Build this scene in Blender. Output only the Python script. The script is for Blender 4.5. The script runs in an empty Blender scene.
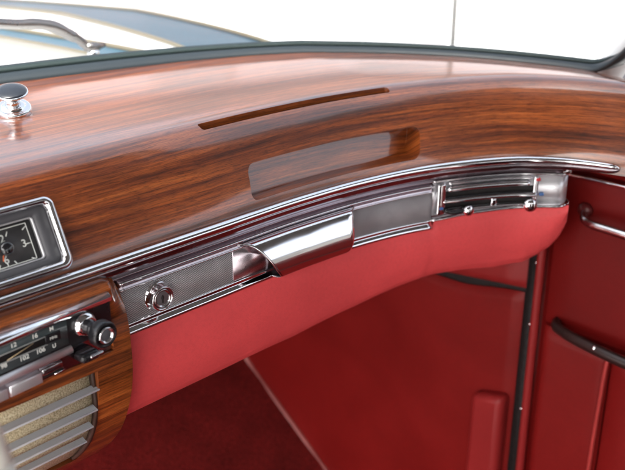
import bpy, bmesh, math, random
from mathutils import Vector, Matrix
random.seed(7)
R_ = math.radians
sc = bpy.context.scene
COL = sc.collection
ZO = 1.35                       # height of the eye above the ground, metres

# ------------------------------------------------------------------ camera
cam = bpy.data.cameras.new('camera'); co = bpy.data.objects.new('camera', cam); COL.objects.link(co)
PITCH, YAW = R_(22.6199), R_(45.3649)       # looking down, turned left of the car's right-hand side
fw = Vector((math.cos(YAW)*math.cos(PITCH), math.sin(YAW)*math.cos(PITCH), -math.sin(PITCH)))
co.location = (0, 0, ZO)
co.rotation_euler = fw.to_track_quat('-Z', 'Y').to_euler()
cam.sensor_width = 36; cam.lens = 51.84
cam.clip_start = .02; cam.clip_end = 400
cam.dof.use_dof = True; cam.dof.focus_distance = .86; cam.dof.aperture_fstop = 6.3
sc.camera = co

# ------------------------------------------------------------------ light
SUN_EL, SUN_AZ = R_(50), R_(-125)            # azimuth measured from +Y (car's nose) towards +X
w = bpy.data.worlds.new('World'); sc.world = w; w.use_nodes = True
nt = w.node_tree; bg = nt.nodes['Background']
sky = nt.nodes.new('ShaderNodeTexSky'); sky.sky_type = 'NISHITA'; sky.sun_disc = False
sky.sun_elevation = SUN_EL; sky.sun_rotation = SUN_AZ; sky.dust_density = 7; sky.air_density = 1.0; sky.ozone_density = 1.0
hs = nt.nodes.new('ShaderNodeHueSaturation'); hs.inputs['Saturation'].default_value = .42
nt.links.new(sky.outputs[0], hs.inputs['Color']); nt.links.new(hs.outputs[0], bg.inputs['Color'])
bg.inputs['Strength'].default_value = .15
sl = bpy.data.lights.new('sun', 'SUN'); so = bpy.data.objects.new('sun', sl); COL.objects.link(so)
sl.energy = 1.3; sl.angle = R_(14); sl.color = (1, .96, .9)
sd = Vector((math.sin(SUN_AZ)*math.cos(SUN_EL), math.cos(SUN_AZ)*math.cos(SUN_EL), math.sin(SUN_EL)))
so.rotation_euler = sd.to_track_quat('Z', 'Y').to_euler(); so.location = (0, 0, 6)
vs = sc.view_settings; vs.view_transform = 'Standard'; vs.look = 'None'; vs.gamma = 1; vs.exposure = 2.1

# ------------------------------------------------------------------ materials
def mat(name, col, rough=.5, metal=0, coat=0, coat_r=.05, spec=.5):
    m = bpy.data.materials.new(name); m.use_nodes = True
    b = m.node_tree.nodes['Principled BSDF']
    b.inputs['Base Color'].default_value = (*col, 1); b.inputs['Roughness'].default_value = rough
    b.inputs['Metallic'].default_value = metal; b.inputs['Coat Weight'].default_value = coat
    b.inputs['Coat Roughness'].default_value = coat_r; b.inputs['Specular IOR Level'].default_value = spec
    return m
def nodes(m): return m.node_tree.nodes, m.node_tree.links, m.node_tree.nodes['Principled BSDF']
def N(n, t, **kw):
    x = n.new('ShaderNode'+t)
    for k, v in kw.items():
        if k in x.inputs.keys(): x.inputs[k].default_value = v
        else: setattr(x, k, v)
    return x
def ramp(n, stops):
    r = n.new('ShaderNodeValToRGB'); e = r.color_ramp.elements
    while len(e) < len(stops): e.new(.5)
    for el, (p, c) in zip(e, stops): el.position = p; el.color = (*c, 1)
    return r
def mixc(n, l, fac, a, b, mode='MIX'):
    x = n.new('ShaderNodeMix'); x.data_type = 'RGBA'; x.blend_type = mode
    if isinstance(fac, (int, float)): x.inputs['Factor'].default_value = fac
    else: l.new(fac, x.inputs['Factor'])
    for s, v in ((6, a), (7, b)):
        if isinstance(v, tuple): x.inputs[s].default_value = (*v, 1)
        else: l.new(v, x.inputs[s])
    return x.outputs[2]
def wood(name, cols, rough=.35, coat=1.0, coat_r=.09, swap=False, seed=0.0):
    m = mat(name, (.2, .07, .02), rough, 0, coat, coat_r); n, l, b = nodes(m)
    uv = N(n, 'UVMap'); uv.uv_map = 'UVMap'
    base = uv.outputs[0]
    mp0 = N(n, 'Mapping'); mp0.inputs['Location'].default_value = (seed, seed*.7, seed)
    if swap: mp0.inputs['Rotation'].default_value = (0, 0, R_(78))
    l.new(base, mp0.inputs[0]); base = mp0.outputs[0]
    # slow warp so that the figure wanders
    mw = N(n, 'Mapping'); mw.inputs['Scale'].default_value = (5, 11, 1); l.new(base, mw.inputs[0])
    nw = N(n, 'TexNoise', Scale=1.0, Detail=3.0); l.new(mw.outputs[0], nw.inputs['Vector'])
    sub = N(n, 'VectorMath', operation='SUBTRACT'); l.new(nw.outputs['Color'], sub.inputs[0]); sub.inputs[1].default_value = (.5, .5, .5)
    scl = N(n, 'VectorMath', operation='MULTIPLY'); l.new(sub.outputs[0], scl.inputs[0]); scl.inputs[1].default_value = (.02, .011, 0)
    add = N(n, 'VectorMath', operation='ADD'); l.new(base, add.inputs[0]); l.new(scl.outputs[0], add.inputs[1])
    def layer(sx, sy, det, rgh=.55):
        mp = N(n, 'Mapping'); mp.inputs['Scale'].default_value = (sx, sy, 1); l.new(add.outputs[0], mp.inputs[0])
        t = N(n, 'TexNoise', Scale=1.0, Detail=det, Roughness=rgh); l.new(mp.outputs[0], t.inputs['Vector']); return t.outputs[0]
    big = layer(2.4, 85, 6, .68); mid = layer(13, 430, 6, .75); fine = layer(75, 1500, 3, .7); blot = layer(7, 14, 3)
    c1 = ramp(n, [(.30, cols[0]), (.44, cols[1]), (.56, cols[2]), (.72, cols[3])]); l.new(big, c1.inputs[0])
    s1 = ramp(n, [(.34, (.26, .22, .20)), (.46, (.8, .78, .76)), (.60, (1.28, 1.25, 1.2))]); l.new(mid, s1.inputs[0])
    c = mixc(n, l, .85, c1.outputs[0], s1.outputs[0], 'MULTIPLY')
    s2 = ramp(n, [(.38, (.25, .2, .18)), (.49, (1, 1, 1)), (.8, (1.12, 1.1, 1.05))]); l.new(fine, s2.inputs[0])
    c = mixc(n, l, .75, c, s2.outputs[0], 'MULTIPLY')
    s3 = ramp(n, [(.32, (.50, .44, .42)), (.52, (1, 1, 1)), (.7, (1.25, 1.15, 1.0))]); l.new(blot, s3.inputs[0])
    c = mixc(n, l, .55, c, s3.outputs[0], 'MULTIPLY')
    l.new(c, b.inputs['Base Color']); b.inputs['Coat IOR'].default_value = 1.60
    bp = N(n, 'Bump', Strength=.12, Distance=.0004); l.new(fine, bp.inputs['Height']); l.new(bp.outputs[0], b.inputs['Normal'])
    bc = N(n, 'Bump', Strength=.05, Distance=.0008); l.new(blot, bc.inputs['Height']); l.new(bc.outputs[0], b.inputs['Coat Normal'])
    return m
WOODC = [(.055, .012, .004), (.175, .037, .008), (.325, .078, .015), (.50, .145, .032)]
M_WOOD = wood('lacquered_rosewood', WOODC)
M_WOOD2 = wood('console_rosewood', [(.03, .008, .003), (.16, .040, .009), (.34, .088, .018), (.46, .14, .03)], seed=3.1)
M_WOODD = mat('dark_wood_edge', (.035, .014, .008), .6, 0, .1)
def leather(name, col, rough=.42, bump=.25, var=.12, spec=.32):
    m = mat(name, col, rough, 0, 0, .3, spec); n, l, b = nodes(m)
    tc = N(n, 'TexCoord')
    v = N(n, 'TexVoronoi', Scale=900.0); l.new(tc.outputs['Object'], v.inputs['Vector'])
    ns = N(n, 'TexNoise', Scale=260.0, Detail=4.0); l.new(tc.outputs['Object'], ns.inputs['Vector'])
    nb = N(n, 'TexNoise', Scale=9.0, Detail=4.0); l.new(tc.outputs['Object'], nb.inputs['Vector'])
    r = ramp(n, [(.3, tuple(x*(1-var) for x in col)), (.7, tuple(min(1, x*(1+var)) for x in col))]); l.new(nb.outputs[0], r.inputs[0])
    sp = ramp(n, [(.25, (.80, .80, .80)), (.5, (1, 1, 1)), (.78, (1.12, 1.12, 1.12))]); l.new(ns.outputs[0], sp.inputs[0])
    l.new(mixc(n, l, .35, r.outputs[0], sp.outputs[0], 'MULTIPLY'), b.inputs['Base Color'])
    ad = N(n, 'Math', operation='ADD'); l.new(v.outputs['Distance'], ad.inputs[0]); l.new(ns.outputs[0], ad.inputs[1])
    b1 = N(n, 'Bump', Strength=bump, Distance=.0004); l.new(ad.outputs[0], b1.inputs['Height'])
    b2 = N(n, 'Bump', Strength=.25, Distance=.006); l.new(nb.outputs[0], b2.inputs['Height']); l.new(b1.outputs[0], b2.inputs['Normal'])
    l.new(b2.outputs[0], b.inputs['Normal'])
    rr = N(n, 'MapRange'); rr.inputs['To Min'].default_value = rough-.07; rr.inputs['To Max'].default_value = rough+.1
    l.new(nb.outputs[0], rr.inputs['Value']); l.new(rr.outputs[0], b.inputs['Roughness'])
    return m
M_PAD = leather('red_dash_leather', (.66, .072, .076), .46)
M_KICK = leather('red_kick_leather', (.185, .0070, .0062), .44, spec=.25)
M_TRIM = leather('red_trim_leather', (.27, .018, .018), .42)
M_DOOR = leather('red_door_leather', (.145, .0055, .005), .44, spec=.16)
M_PIPE = leather('red_piping', (.42, .05, .045), .35, .1)
def chrome(name, col=(.78, .78, .80), rough=.07, tint=None):
    m = mat(name, col, rough, 1); n, l, b = nodes(m)
    tc = N(n, 'TexCoord'); ns = N(n, 'TexNoise', Scale=35.0, Detail=5.0); l.new(tc.outputs['Object'], ns.inputs['Vector'])
    rr = N(n, 'MapRange'); rr.inputs['To Min'].default_value = rough*.6; rr.inputs['To Max'].default_value = rough*1.8+.02
    l.new(ns.outputs[0], rr.inputs['Value']); l.new(rr.outputs[0], b.inputs['Roughness'])
    return m
M_CHR = chrome('chrome'); M_CHRD = chrome('worn_chrome', (.55, .54, .55), .16)
M_ALU = chrome('brushed_trim', (.78, .78, .80), .42)
def dark(name, col=(.012, .012, .014), rough=.35, coat=0):
    m = mat(name, col, rough, 0, coat); n, l, b = nodes(m)
    tc = N(n, 'TexCoord'); ns = N(n, 'TexNoise', Scale=120.0, Detail=5.0); l.new(tc.outputs['Object'], ns.inputs['Vector'])
    rr = N(n, 'MapRange'); rr.inputs['To Min'].default_value = rough*.7; rr.inputs['To Max'].default_value = min(1, rough*1.4)
    l.new(ns.outputs[0], rr.inputs['Value']); l.new(rr.outputs[0], b.inputs['Roughness'])
    bp = N(n, 'Bump', Strength=.15, Distance=.0004); l.new(ns.outputs[0], bp.inputs['Height']); l.new(bp.outputs[0], b.inputs['Normal'])
    return m
M_BLK = dark('black_plastic', (.012, .012, .014), .28); M_RUB = dark('black_rubber', (.016, .022, .026), .38)
M_WIP = chrome('weathered_chrome', (.22, .21, .20), .22)
M_GAP = dark('dark_recess', (.006, .004, .004), .7)
M_GREY = dark('grey_clock_surround', (.085, .085, .095), .42)
M_DIAL = dark('clock_dial', (.045, .043, .045), .4)
M_RDIAL = dark('radio_dial_glass', (.085, .115, .120), .22)
M_WHT = mat('printed_white', (.75, .78, .74), .5); M_ORG = mat('orange_pointer', (.75, .16, .05), .45)
M_IVORY = mat('ivory_rim', (.82, .80, .74), .3, 0, .6)
M_SAT = chrome('satin_plate', (.85, .85, .88), .28); nodes(M_SAT)[2].inputs['Metallic'].default_value = .75
M_PLUM_REFL = chrome('chrome_plum_reflection', (.52, .46, .50), .20)  # chrome with plum cabin reflections mixed into its colour
M_RED = mat('red_mark', (.5, .03, .04), .4); M_BLUE = mat('blue_mark', (.05, .13, .33), .4)
def cloth():
    m = mat('cream_speaker_cloth', (.55, .47, .31), .9); n, l, b = nodes(m)
    tc = N(n, 'TexCoord'); v = N(n, 'TexNoise', Scale=800.0, Detail=3.0); l.new(tc.outputs['Object'], v.inputs['Vector'])
    r = ramp(n, [(.36, (.50, .41, .22)), (.52, (.82, .70, .44)), (.66, (.92, .85, .62))]); l.new(v.outputs[0], r.inputs[0]); l.new(r.outputs[0], b.inputs['Base Color'])
    bp = N(n, 'Bump', Strength=.7, Distance=.001); l.new(v.outputs[0], bp.inputs['Height']); l.new(bp.outputs[0], b.inputs['Normal'])
    return m
M_CLOTH = cloth()
def meshmetal():
    m = mat('woven_metal', (.45, .44, .45), .40, .25); n, l, b = nodes(m)
    uv = N(n, 'UVMap'); uv.uv_map = 'UVMap'
    mp = N(n, 'Mapping'); mp.inputs['Rotation'].default_value = (0, 0, R_(45)); mp.inputs['Scale'].default_value = (1, 1, 1); l.new(uv.outputs[0], mp.inputs[0])
    outs = []
    for d in ('X', 'Y'):
        wv = N(n, 'TexWave', Scale=215.0, Distortion=0.0); wv.bands_direction = d; l.new(mp.outputs[0], wv.inputs['Vector']); outs.append(wv.outputs['Fac'])
    mu = N(n, 'Math', operation='MULTIPLY'); l.new(outs[0], mu.inputs[0]); l.new(outs[1], mu.inputs[1])
    ns = N(n, 'TexNoise', Scale=28.0, Detail=5.0); l.new(uv.outputs[0], ns.inputs['Vector'])
    r = ramp(n, [(.08, (.14, .13, .14)), (.42, (.80, .78, .80))]); l.new(mu.outputs[0], r.inputs[0])
    r2 = ramp(n, [(.35, (.72, .70, .70)), (.65, (1.1, 1.1, 1.1))]); l.new(ns.outputs[0], r2.inputs[0])
    l.new(mixc(n, l, .8, r.outputs[0], r2.outputs[0], 'MULTIPLY'), b.inputs['Base Color'])
    bp = N(n, 'Bump', Strength=.8, Distance=.0005); l.new(mu.outputs[0], bp.inputs['Height']); l.new(bp.outputs[0], b.inputs['Normal'])
    return m
M_MESH = meshmetal()
def carpet():
    m = mat('dark_red_carpet', (.12, .012, .012), .95, spec=.1); n, l, b = nodes(m)
    tc = N(n, 'TexCoord'); v = N(n, 'TexNoise', Scale=380.0, Detail=4.0); l.new(tc.outputs['Object'], v.inputs['Vector'])
    v2 = N(n, 'TexNoise', Scale=14.0, Detail=4.0); l.new(tc.outputs['Object'], v2.inputs['Vector'])
    r = ramp(n, [(.3, (.055, .004, .004)), (.7, (.24, .017, .015))]); l.new(v.outputs[0], r.inputs[0])
    r2 = ramp(n, [(.3, (.65, .65, .65)), (.7, (1.1, 1.1, 1.1))]); l.new(v2.outputs[0], r2.inputs[0])
    l.new(mixc(n, l, .8, r.outputs[0], r2.outputs[0], 'MULTIPLY'), b.inputs['Base Color'])
    bp = N(n, 'Bump', Strength=1.0, Distance=.004); l.new(v.outputs[0], bp.inputs['Height']); l.new(bp.outputs[0], b.inputs['Normal'])
    return m
M_CARPET = carpet()
def paint(name, col, rough=.3, spots=0, coat=1):
    m = mat(name, col, rough, 0, coat, .03); n, l, b = nodes(m)
    tc = N(n, 'TexCoord'); v = N(n, 'TexNoise', Scale=300.0 if spots else 12.0, Detail=3.0); l.new(tc.outputs['Object'], v.inputs['Vector'])
    r = ramp(n, [(.4, tuple(x*(.6 if spots else .93) for x in col)), (.62, col)]); l.new(v.outputs[0], r.inputs[0]); l.new(r.outputs[0], b.inputs['Base Color'])
    return m
M_PAINT = paint('white_car_paint', (.85, .86, .86)); M_COWL_SKY = paint('cowl_sky_reflection', (.018, .055, .085), .6, 1, .15)  # cowl colour stands in for sky reflected on the sloping bodywork
M_BAND_SKY = paint('band_sky_reflection', (.025, .075, .11), .6, 0, .15); M_TAN = mat('tan_trim', (.11, .095, .065), .5)  # blue of the band is reflected sky, painted as body colour
def ground_mat():
    m = mat('pale_concrete', (.6, .6, .58), .9); n, l, b = nodes(m)
    tc = N(n, 'TexCoord'); v = N(n, 'TexNoise', Scale=3.0, Detail=8.0); l.new(tc.outputs['Object'], v.inputs['Vector'])
    r = ramp(n, [(.3, (.50, .50, .49)), (.7, (.66, .66, .64))]); l.new(v.outputs[0], r.inputs[0]); l.new(r.outputs[0], b.inputs['Base Color'])
    return m
M_GROUND = ground_mat()
def glassm():
    m = bpy.data.materials.new('windscreen_glass'); m.use_nodes = True; n = m.node_tree.nodes; l = m.node_tree.links
    n.remove(n['Principled BSDF'])
    t = n.new('ShaderNodeBsdfTransparent'); t.inputs[0].default_value = (.93, .97, .97, 1)
    g = n.new('ShaderNodeBsdfGlossy'); g.inputs['Roughness'].default_value = .0
    x = n.new('ShaderNodeMixShader'); x.inputs[0].default_value = .05; l.new(t.outputs[0], x.inputs[1]); l.new(g.outputs[0], x.inputs[2])
    l.new(x.outputs[0], n['Material Output'].inputs['Surface']); return m
M_GLASS = glassm()

# ------------------------------------------------------------------ helpers
def V(x, y, z): return Vector((x, y, z+ZO))
def thing(name, label, cat, loc, group=None, kind=None):
    o = bpy.data.objects.new(name, None); COL.objects.link(o); o.empty_display_size = .02
    o.location = loc; o['label'] = label; o['category'] = cat
    if group: o['group'] = group
    if kind: o['kind'] = kind
    return o
def link(name, me, m, parent=None, smooth=True):
    o = bpy.data.objects.new(name, me); COL.objects.link(o)
    if m: me.materials.clear(); me.materials.append(m)
    if parent:
        o.parent = parent
        if parent.type == 'EMPTY': o.matrix_parent_inverse = Matrix.Translation(parent.location).inverted()
    if smooth and hasattr(me, 'polygons'):
        for p in me.polygons: p.use_smooth = True
    return o
def tag(o, label, cat=None, group=None, kind=None):
    o['label'] = label
    if cat: o['category'] = cat
    if group: o['group'] = group
    if kind: o['kind'] = kind
    return o
def sharp(o, deg=35):
    me = o.data; bm = bmesh.new(); bm.from_mesh(me)
    for e in bm.edges:
        if len(e.link_faces) == 2 and e.calc_face_angle(0) > R_(deg): e.smooth = False
    bm.to_mesh(me); bm.free(); return o
def grid(rows, uv=None, closed=False, caps=False):
    """quad mesh through rows of points; uv rows alike"""
    nr, nc = len(rows), len(rows[0]); vs_ = [p for r in rows for p in r]; f = []
    for i in range(nr-1):
        for j in range(nc if closed else nc-1):
            k = (j+1) % nc; f.append((i*nc+j, i*nc+k, (i+1)*nc+k, (i+1)*nc+j))
    if caps and closed:
        f.append(tuple(range(nc))[::-1]); f.append(tuple((nr-1)*nc+j for j in range(nc)))
    me = bpy.data.meshes.new('m'); me.from_pydata([tuple(v) for v in vs_], [], f); me.validate()
    if uv:
        fl = [q for r in uv for q in r]; u = me.uv_layers.new(name='UVMap')
        for lp in me.loops: u.data[lp.index].uv = fl[lp.vertex_index]
    bm = bmesh.new(); bm.from_mesh(me); bmesh.ops.recalc_face_normals(bm, faces=bm.faces); bm.to_mesh(me); bm.free()
    return me
def crom(P, n=8):
    """smooth curve through points of any dimension"""
    P = [Vector(p) for p in P]; Q = [2*P[0]-P[1]]+P+[2*P[-1]-P[-2]]; out = []
    for i in range(1, len(Q)-2):
        p0, p1, p2, p3 = Q[i-1:i+3]
        d0, d1, d2 = (p1-p0).length or 1e-9, (p2-p1).length or 1e-9, (p3-p2).length or 1e-9
        m1 = ((p1-p0)/d0*d1+(p2-p1)/d1*d0)/(d0+d1)*d1; m2 = ((p2-p1)/d1*d2+(p3-p2)/d2*d1)/(d1+d2)*d1
        for k in range(n):
            t = k/n; out.append((2*t**3-3*t*t+1)*p1+(t**3-2*t*t+t)*m1+(-2*t**3+3*t*t)*p2+(t**3-t*t)*m2)
    out.append(P[-1]); return out
class Path:
    """a curve seen from above: s runs along it, n points into the cabin"""
    def __init__(self, pts, s0):
        self.C = crom([(a, b) for a, b in pts], 40); self.S = [s0]
        for a, b in zip(self.C, self.C[1:]): self.S.append(self.S[-1]+(b-a).length)
    def at(self, s):
        S = self.S; s = max(S[0], min(S[-1]-1e-6, s)); lo, hi = 0, len(S)-1
        while hi-lo > 1:
            m = (lo+hi)//2
            if S[m] <= s: lo = m
            else: hi = m
        return self.C[lo].lerp(self.C[hi], (s-S[lo])/(S[hi]-S[lo]))
    def frame(self, s):
        t = (self.at(s+.004)-self.at(s-.004)).normalized(); return self.at(s), Vector((t.y, -t.x))
    def P(self, s, n, z):
        c, nn = self.frame(s); c = c+nn*n; return V(c.x, c.y, z)
DP = Path([(-.25, .632), (0, .632), (.25, .632), (.485, .632), (.604, .631), (.691, .6225), (.781, .600), (.84, .573), (.882, .545), (.918, .502), (.939, .45), (.950, .39), (.955, .33)], -.25)
def sweep(path, ss, prof, closed=True, caps=True, fn=None):
    rows = [[path.P(s, *(fn(s, n, z) if fn else (n, z))) for n, z in prof] for s in ss]
    L = [0]
    for a, b in zip(prof, prof[1:]): L.append(L[-1]+math.hypot(a[0]-b[0], a[1]-b[1]))
    return grid(rows, [[(s, v) for v in L] for s in ss], closed, caps)
def fr(a, b, n): return [a+(b-a)*i/(n-1) for i in range(n)]
def tube(pts, r, seg=12, ry=None, caps=True, smooth_n=0):
    pts = [Vector(p) for p in pts]
    if smooth_n: pts = crom(pts, smooth_n)
    rs = r if isinstance(r, (list, tuple)) else [r]*len(pts)
    if len(rs) != len(pts): rs = [rs[min(len(rs)-1, int(i*(len(rs)-1)/(len(pts)-1)+.5))] for i in range(len(pts))]
    rows = []; up = None
    for i, p in enumerate(pts):
        t = (pts[min(i+1, len(pts)-1)]-pts[max(i-1, 0)]).normalized()
        if up is None: up = Vector((0, 0, 1)) if abs(t.z) < .9 else Vector((1, 0, 0))
        a = t.cross(up).normalized(); up = a.cross(t).normalized()
        k = (ry/r if ry and not isinstance(r, (list, tuple)) else 1)
        rows.append([p+a*math.cos(q)*rs[i]+up*math.sin(q)*rs[i]*k for q in [2*math.pi*j/seg for j in range(seg)]])
    return grid(rows, None, True, caps)
def lathe(prof, o, ax, seg=40):
    """prof = [(distance along axis, radius)]"""
    ax = Vector(ax).normalized(); a = ax.orthogonal().normalized(); b = ax.cross(a); o = Vector(o)
    rows = [[o+ax*h+(a*math.cos(q)+b*math.sin(q))*max(r, 1e-5) for q in [2*math.pi*j/seg for j in range(seg)]] for h, r in prof]
    return grid(rows, None, True, True)
def rrect(w0, w1, h0, h1, r, n=8):
    pts = []
    for cx, cy, a0 in ((w1-r, h1-r, 0), (w0+r, h1-r, 90), (w0+r, h0+r, 180), (w1-r, h0+r, 270)):
        for k in range(n+1):
            a = R_(a0+90*k/n); pts.append((cx+r*math.cos(a), cy+r*math.sin(a)))
    return pts
def dense(o, d=.006):
    out = []
    for a, b in zip(o, o[1:]+o[:1]):
        k = max(1, int(math.hypot(a[0]-b[0], a[1]-b[1])/d)); out += [(a[0]+(b[0]-a[0])*i/k, a[1]+(b[1]-a[1])*i/k) for i in range(k)]
    return out
class Plane:
    """local frame: x to the right, y up in the plane, d out towards the cabin"""
    def __init__(self, o, ux, uy):
        self.o = Vector(o); self.x = Vector(ux).normalized(); self.y = Vector(uy); self.y = (self.y-self.x*self.y.dot(self.x)).normalized(); self.d = self.x.cross(self.y)
    def __call__(self, x, y, d=0): p = self.o+self.x*x+self.y*y+self.d*d; return V(p.x, p.y, p.z)
def slab(F, outline, d0, d1, bev=0, uvs=1):
    """outline extruded between two depths of a frame function F(x, y, d), its front edge eased"""
    cx = sum(p[0] for p in outline)/len(outline); cy = sum(p[1] for p in outline)/len(outline)
    hx = max(abs(p[0]-cx) for p in outline); hy = max(abs(p[1]-cy) for p in outline)
    def ins(b): return [(cx+(x-cx)*(1-b/hx), cy+(y-cy)*(1-b/hy)) for x, y in outline]
    lay = [(outline, d0)]
    if bev: lay += [(outline, d1-bev), (ins(bev*.3), d1-bev*.3), (ins(bev), d1)]
    else: lay += [(outline, d1)]
    rows = [[F(x, y, d) for x, y in o] for o, d in lay]
    return grid(rows, [[(x*uvs, y*uvs) for x, y in o] for o, d in lay], True, True)
def ring(F, outer, inner, d0, d1, prof=None):
    """frame between two outlines with the same number of points; prof = [(0..1 across, depth)]"""
    prof = prof or [(0, d0), (0, d1), (1, d1), (1, d0)]
    rows = [[F(a[0]+(b[0]-a[0])*t, a[1]+(b[1]-a[1])*t, d) for a, b in zip(outer, inner)] for t, d in prof]
    rows.append(rows[0])
    me = grid(rows, None, True, False)
    bm = bmesh.new(); bm.from_mesh(me); bmesh.ops.remove_doubles(bm, verts=bm.verts, dist=1e-6); bmesh.ops.recalc_face_normals(bm, faces=bm.faces); bm.to_mesh(me); bm.free(); return me
def boxm(F, x0, x1, y0, y1, d0, d1, bev=0): 
    return slab(F, [(x0, y0), (x1, y0), (x1, y1), (x0, y1)], d0, d1, bev)
def bevel(o, w_, seg=3):
    b = o.modifiers.new('bevel', 'BEVEL'); b.width = w_; b.segments = seg; b.limit_method = 'ANGLE'; b.angle_limit = R_(30); return o
def apply_mods(o):
    dg = bpy.context.evaluated_depsgraph_get(); me = bpy.data.meshes.new_from_object(o.evaluated_get(dg)); o.modifiers.clear(); old = o.data; o.data = me; bpy.data.meshes.remove(old)
def cut(o, me, name='cutter'):
    c = bpy.data.objects.new(name, me); COL.objects.link(c)
    m = o.modifiers.new('b', 'BOOLEAN'); m.operation = 'DIFFERENCE'; m.object = c; m.solver = 'EXACT'
    bpy.context.view_layer.update(); apply_mods(o); bpy.data.objects.remove(c); bpy.data.meshes.remove(me)
def text(name, s, F, x, y, d, size, m, parent, rot=0, bold=0):
    cu = bpy.data.curves.new(name, 'FONT'); cu.body = s; cu.size = size; cu.align_x = 'CENTER'; cu.align_y = 'CENTER'; cu.extrude = .00008; cu.offset = bold
    o = bpy.data.objects.new(name, cu); COL.objects.link(o)
    me = bpy.data.meshes.new_from_object(o); bpy.data.objects.remove(o)
    ca, sa = math.cos(rot), math.sin(rot)
    for v in me.vertices:
        a, b, c = v.co; v.co = F(x+a*ca-b*sa, y+a*sa+b*ca, d+c)
    return link(name, me, m, parent, False)

# ================================================================== the setting
g = link('ground', grid([[Vector((x, y, 0)) for x in (-150, 0, 150)] for y in (-150, 0, 150)]), M_GROUND); g['kind'] = 'structure'

# unseen dark wall, added along the passenger side to darken the reflections
wm_ = mat('dark_render', (.08, .075, .075), .85); n_, l_, b_ = nodes(wm_); tc_ = N(n_, 'TexCoord'); v_ = N(n_, 'TexNoise', Scale=5.0, Detail=8.0); l_.new(tc_.outputs['Object'], v_.inputs['Vector'])
r_ = ramp(n_, [(.38, (.03, .028, .028)), (.62, (.12, .115, .11))]); l_.new(v_.outputs[0], r_.inputs[0]); l_.new(r_.outputs[0], b_.inputs['Base Color'])
gw = thing('added_dark_wall', 'unseen dark wall added along the passenger side to darken reflections', 'wall', (3.0, -3, 0))
def wb(x0, x1, y0, y1, z0, z1, name):
    link(name, grid([[Vector((x, y, z)) for x, y in ((x0, y0), (x1, y0), (x1, y1), (x0, y1))] for z in (z0, z1)], None, True, True), wm_, gw, False)
wb(2.9, 3.15, -7, .9, 0, 1.68, 'masonry'); wb(2.86, 3.19, -7.04, .94, 1.682, 1.75, 'coping')
# unseen pale building, added ahead to dim the low sky mirrored in the lacquer
hw = thing('added_house', 'unseen pale building added ahead of the car to dim the lacquer reflections', 'added_house', (10, 10, 0))
hw.rotation_euler = (0, 0, R_(-45))
def hb(x0, x1, y0, y1, z0, z1, name, m, par=None):
    o = link(name, grid([[Vector((x, y, z)) for x, y in ((x0, y0), (x1, y0), (x1, y1), (x0, y1))] for z in (z0, z1)], None, True, True), m, None, False); o.parent = par or hw; return o
hmt = mat('pale_render', (.27, .24, .25), .85); rmt = mat('roof_tiles', (.16, .09, .07), .8); wmt = mat('matt_panes', (.20, .19, .20), .8)
hb(-15, 15, .5, 7, 0, 5.2, 'wall', hmt)
ro = link('roof', grid([[Vector((x, y, z)) for y, z in ((.0, 5.21), (3.75, 7.6), (7.5, 5.21))] for x in (-15.5, 15.5)], None, True, True), rmt, None, False); ro.parent = hw
for k in range(8):
    x = -13.2+k*3.5
    for z in (1.0, 3.4):
        f_ = hb(x, x+1.3, .42, .52, z, z+1.3, 'window', mat('window_frame', (.22, .20, .20), .7) if k == 0 and z == 1.0 else bpy.data.materials['window_frame']); hb(x+.08, x+1.22, .40, .415, z+.08, z+1.22, 'pane', wmt, f_)

# car floor and toe board, carpeted
def sheet(name, pts, m, th=.01):
    o = link(name, grid([[V(*p) for p in r] for r in pts]), m, None, False)
    s = o.modifiers.new('s', 'SOLIDIFY'); s.thickness = th; s.offset = 0; return o
fl = sheet('carpet_floor', [[(-.45, -1.2, -1.10), (1.02, -1.2, -1.10)], [(-.45, .90, -1.10), (1.02, .90, -1.10)], [(-.45, 1.20, -.905), (1.02, 1.20, -.905)], [(-.45, 1.27, -.33), (1.02, 1.27, -.33)]], M_CARPET)
fl['kind'] = 'structure'

# ================================================================== dashboard
dash = thing('dashboard', 'lacquered rosewood dashboard with chrome moulding over a red leather padded underside', 'dashboard', V(.35, .64, -.45))
# --- wooden top: the face rises from the moulding, rolls over and runs to the windscreen
FACE = [(.002, -.334), (.0005, -.322), (-.003, -.311), (-.009, -.299), (-.0165, -.287), (-.0243, -.2745), (-.0325, -.262), (-.0405, -.2525), (-.0465, -.2465), (-.0530, -.2420), (-.062, -.2394), (-.074, -.2384)]
BASE = [(-.25, -.25, .93), (0, 0, .985), (.28, .28, 1.0), (.44, .459, .975), (.54, .575, .952), (.60, .641, .938), (.67, .72, .915), (.76, .8289, .8632), (.84, .9378, .7820), (.89, .9994, .7115), (.93, 1.0381, .6373), (.96, 1.0593, .5807), (1.0, 1.0640, .540), (1.06, 1.058, .49), (1.12, 1.045, .42)]
BC = crom(BASE, 20)
def base_at(s):
    for a, b in zip(BC, BC[1:]):
        if a[0] <= s <= b[0]+1e-9:
            t = (s-a[0])/(b[0]-a[0] or 1); return Vector((a[1]+(b[1]-a[1])*t, a[2]+(b[2]-a[2])*t))
    return Vector((BC[-1][1], BC[-1][2]))
def base_z(s): return -.236-.0165*max(0, min(1, (s-.76)/.24))
def section(s):
    k = 1-.25*max(0, min(1, (s-.90)/.1))
    pts = [tuple(DP.P(s, n*k, z)) for n, z in FACE]
    c = Vector(pts[-1]); b = base_at(s); b = V(b.x, b.y, base_z(s))
    for t in (.12, .3, .5, .7, .88, 1.0):
        p = c.lerp(b, t); p.z += .0035*t*(1-t)*4*min(1, (b-c).length/.25)*(1-.3*t); pts.append(tuple(p))
    return crom(pts, 6)
ss = fr(-.25, .5, 40)[:-1]+fr(.5, 1.085, 106)
rows = [section(s) for s in ss]
nc = len(rows[0]); nr = len(rows); inner = []
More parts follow.
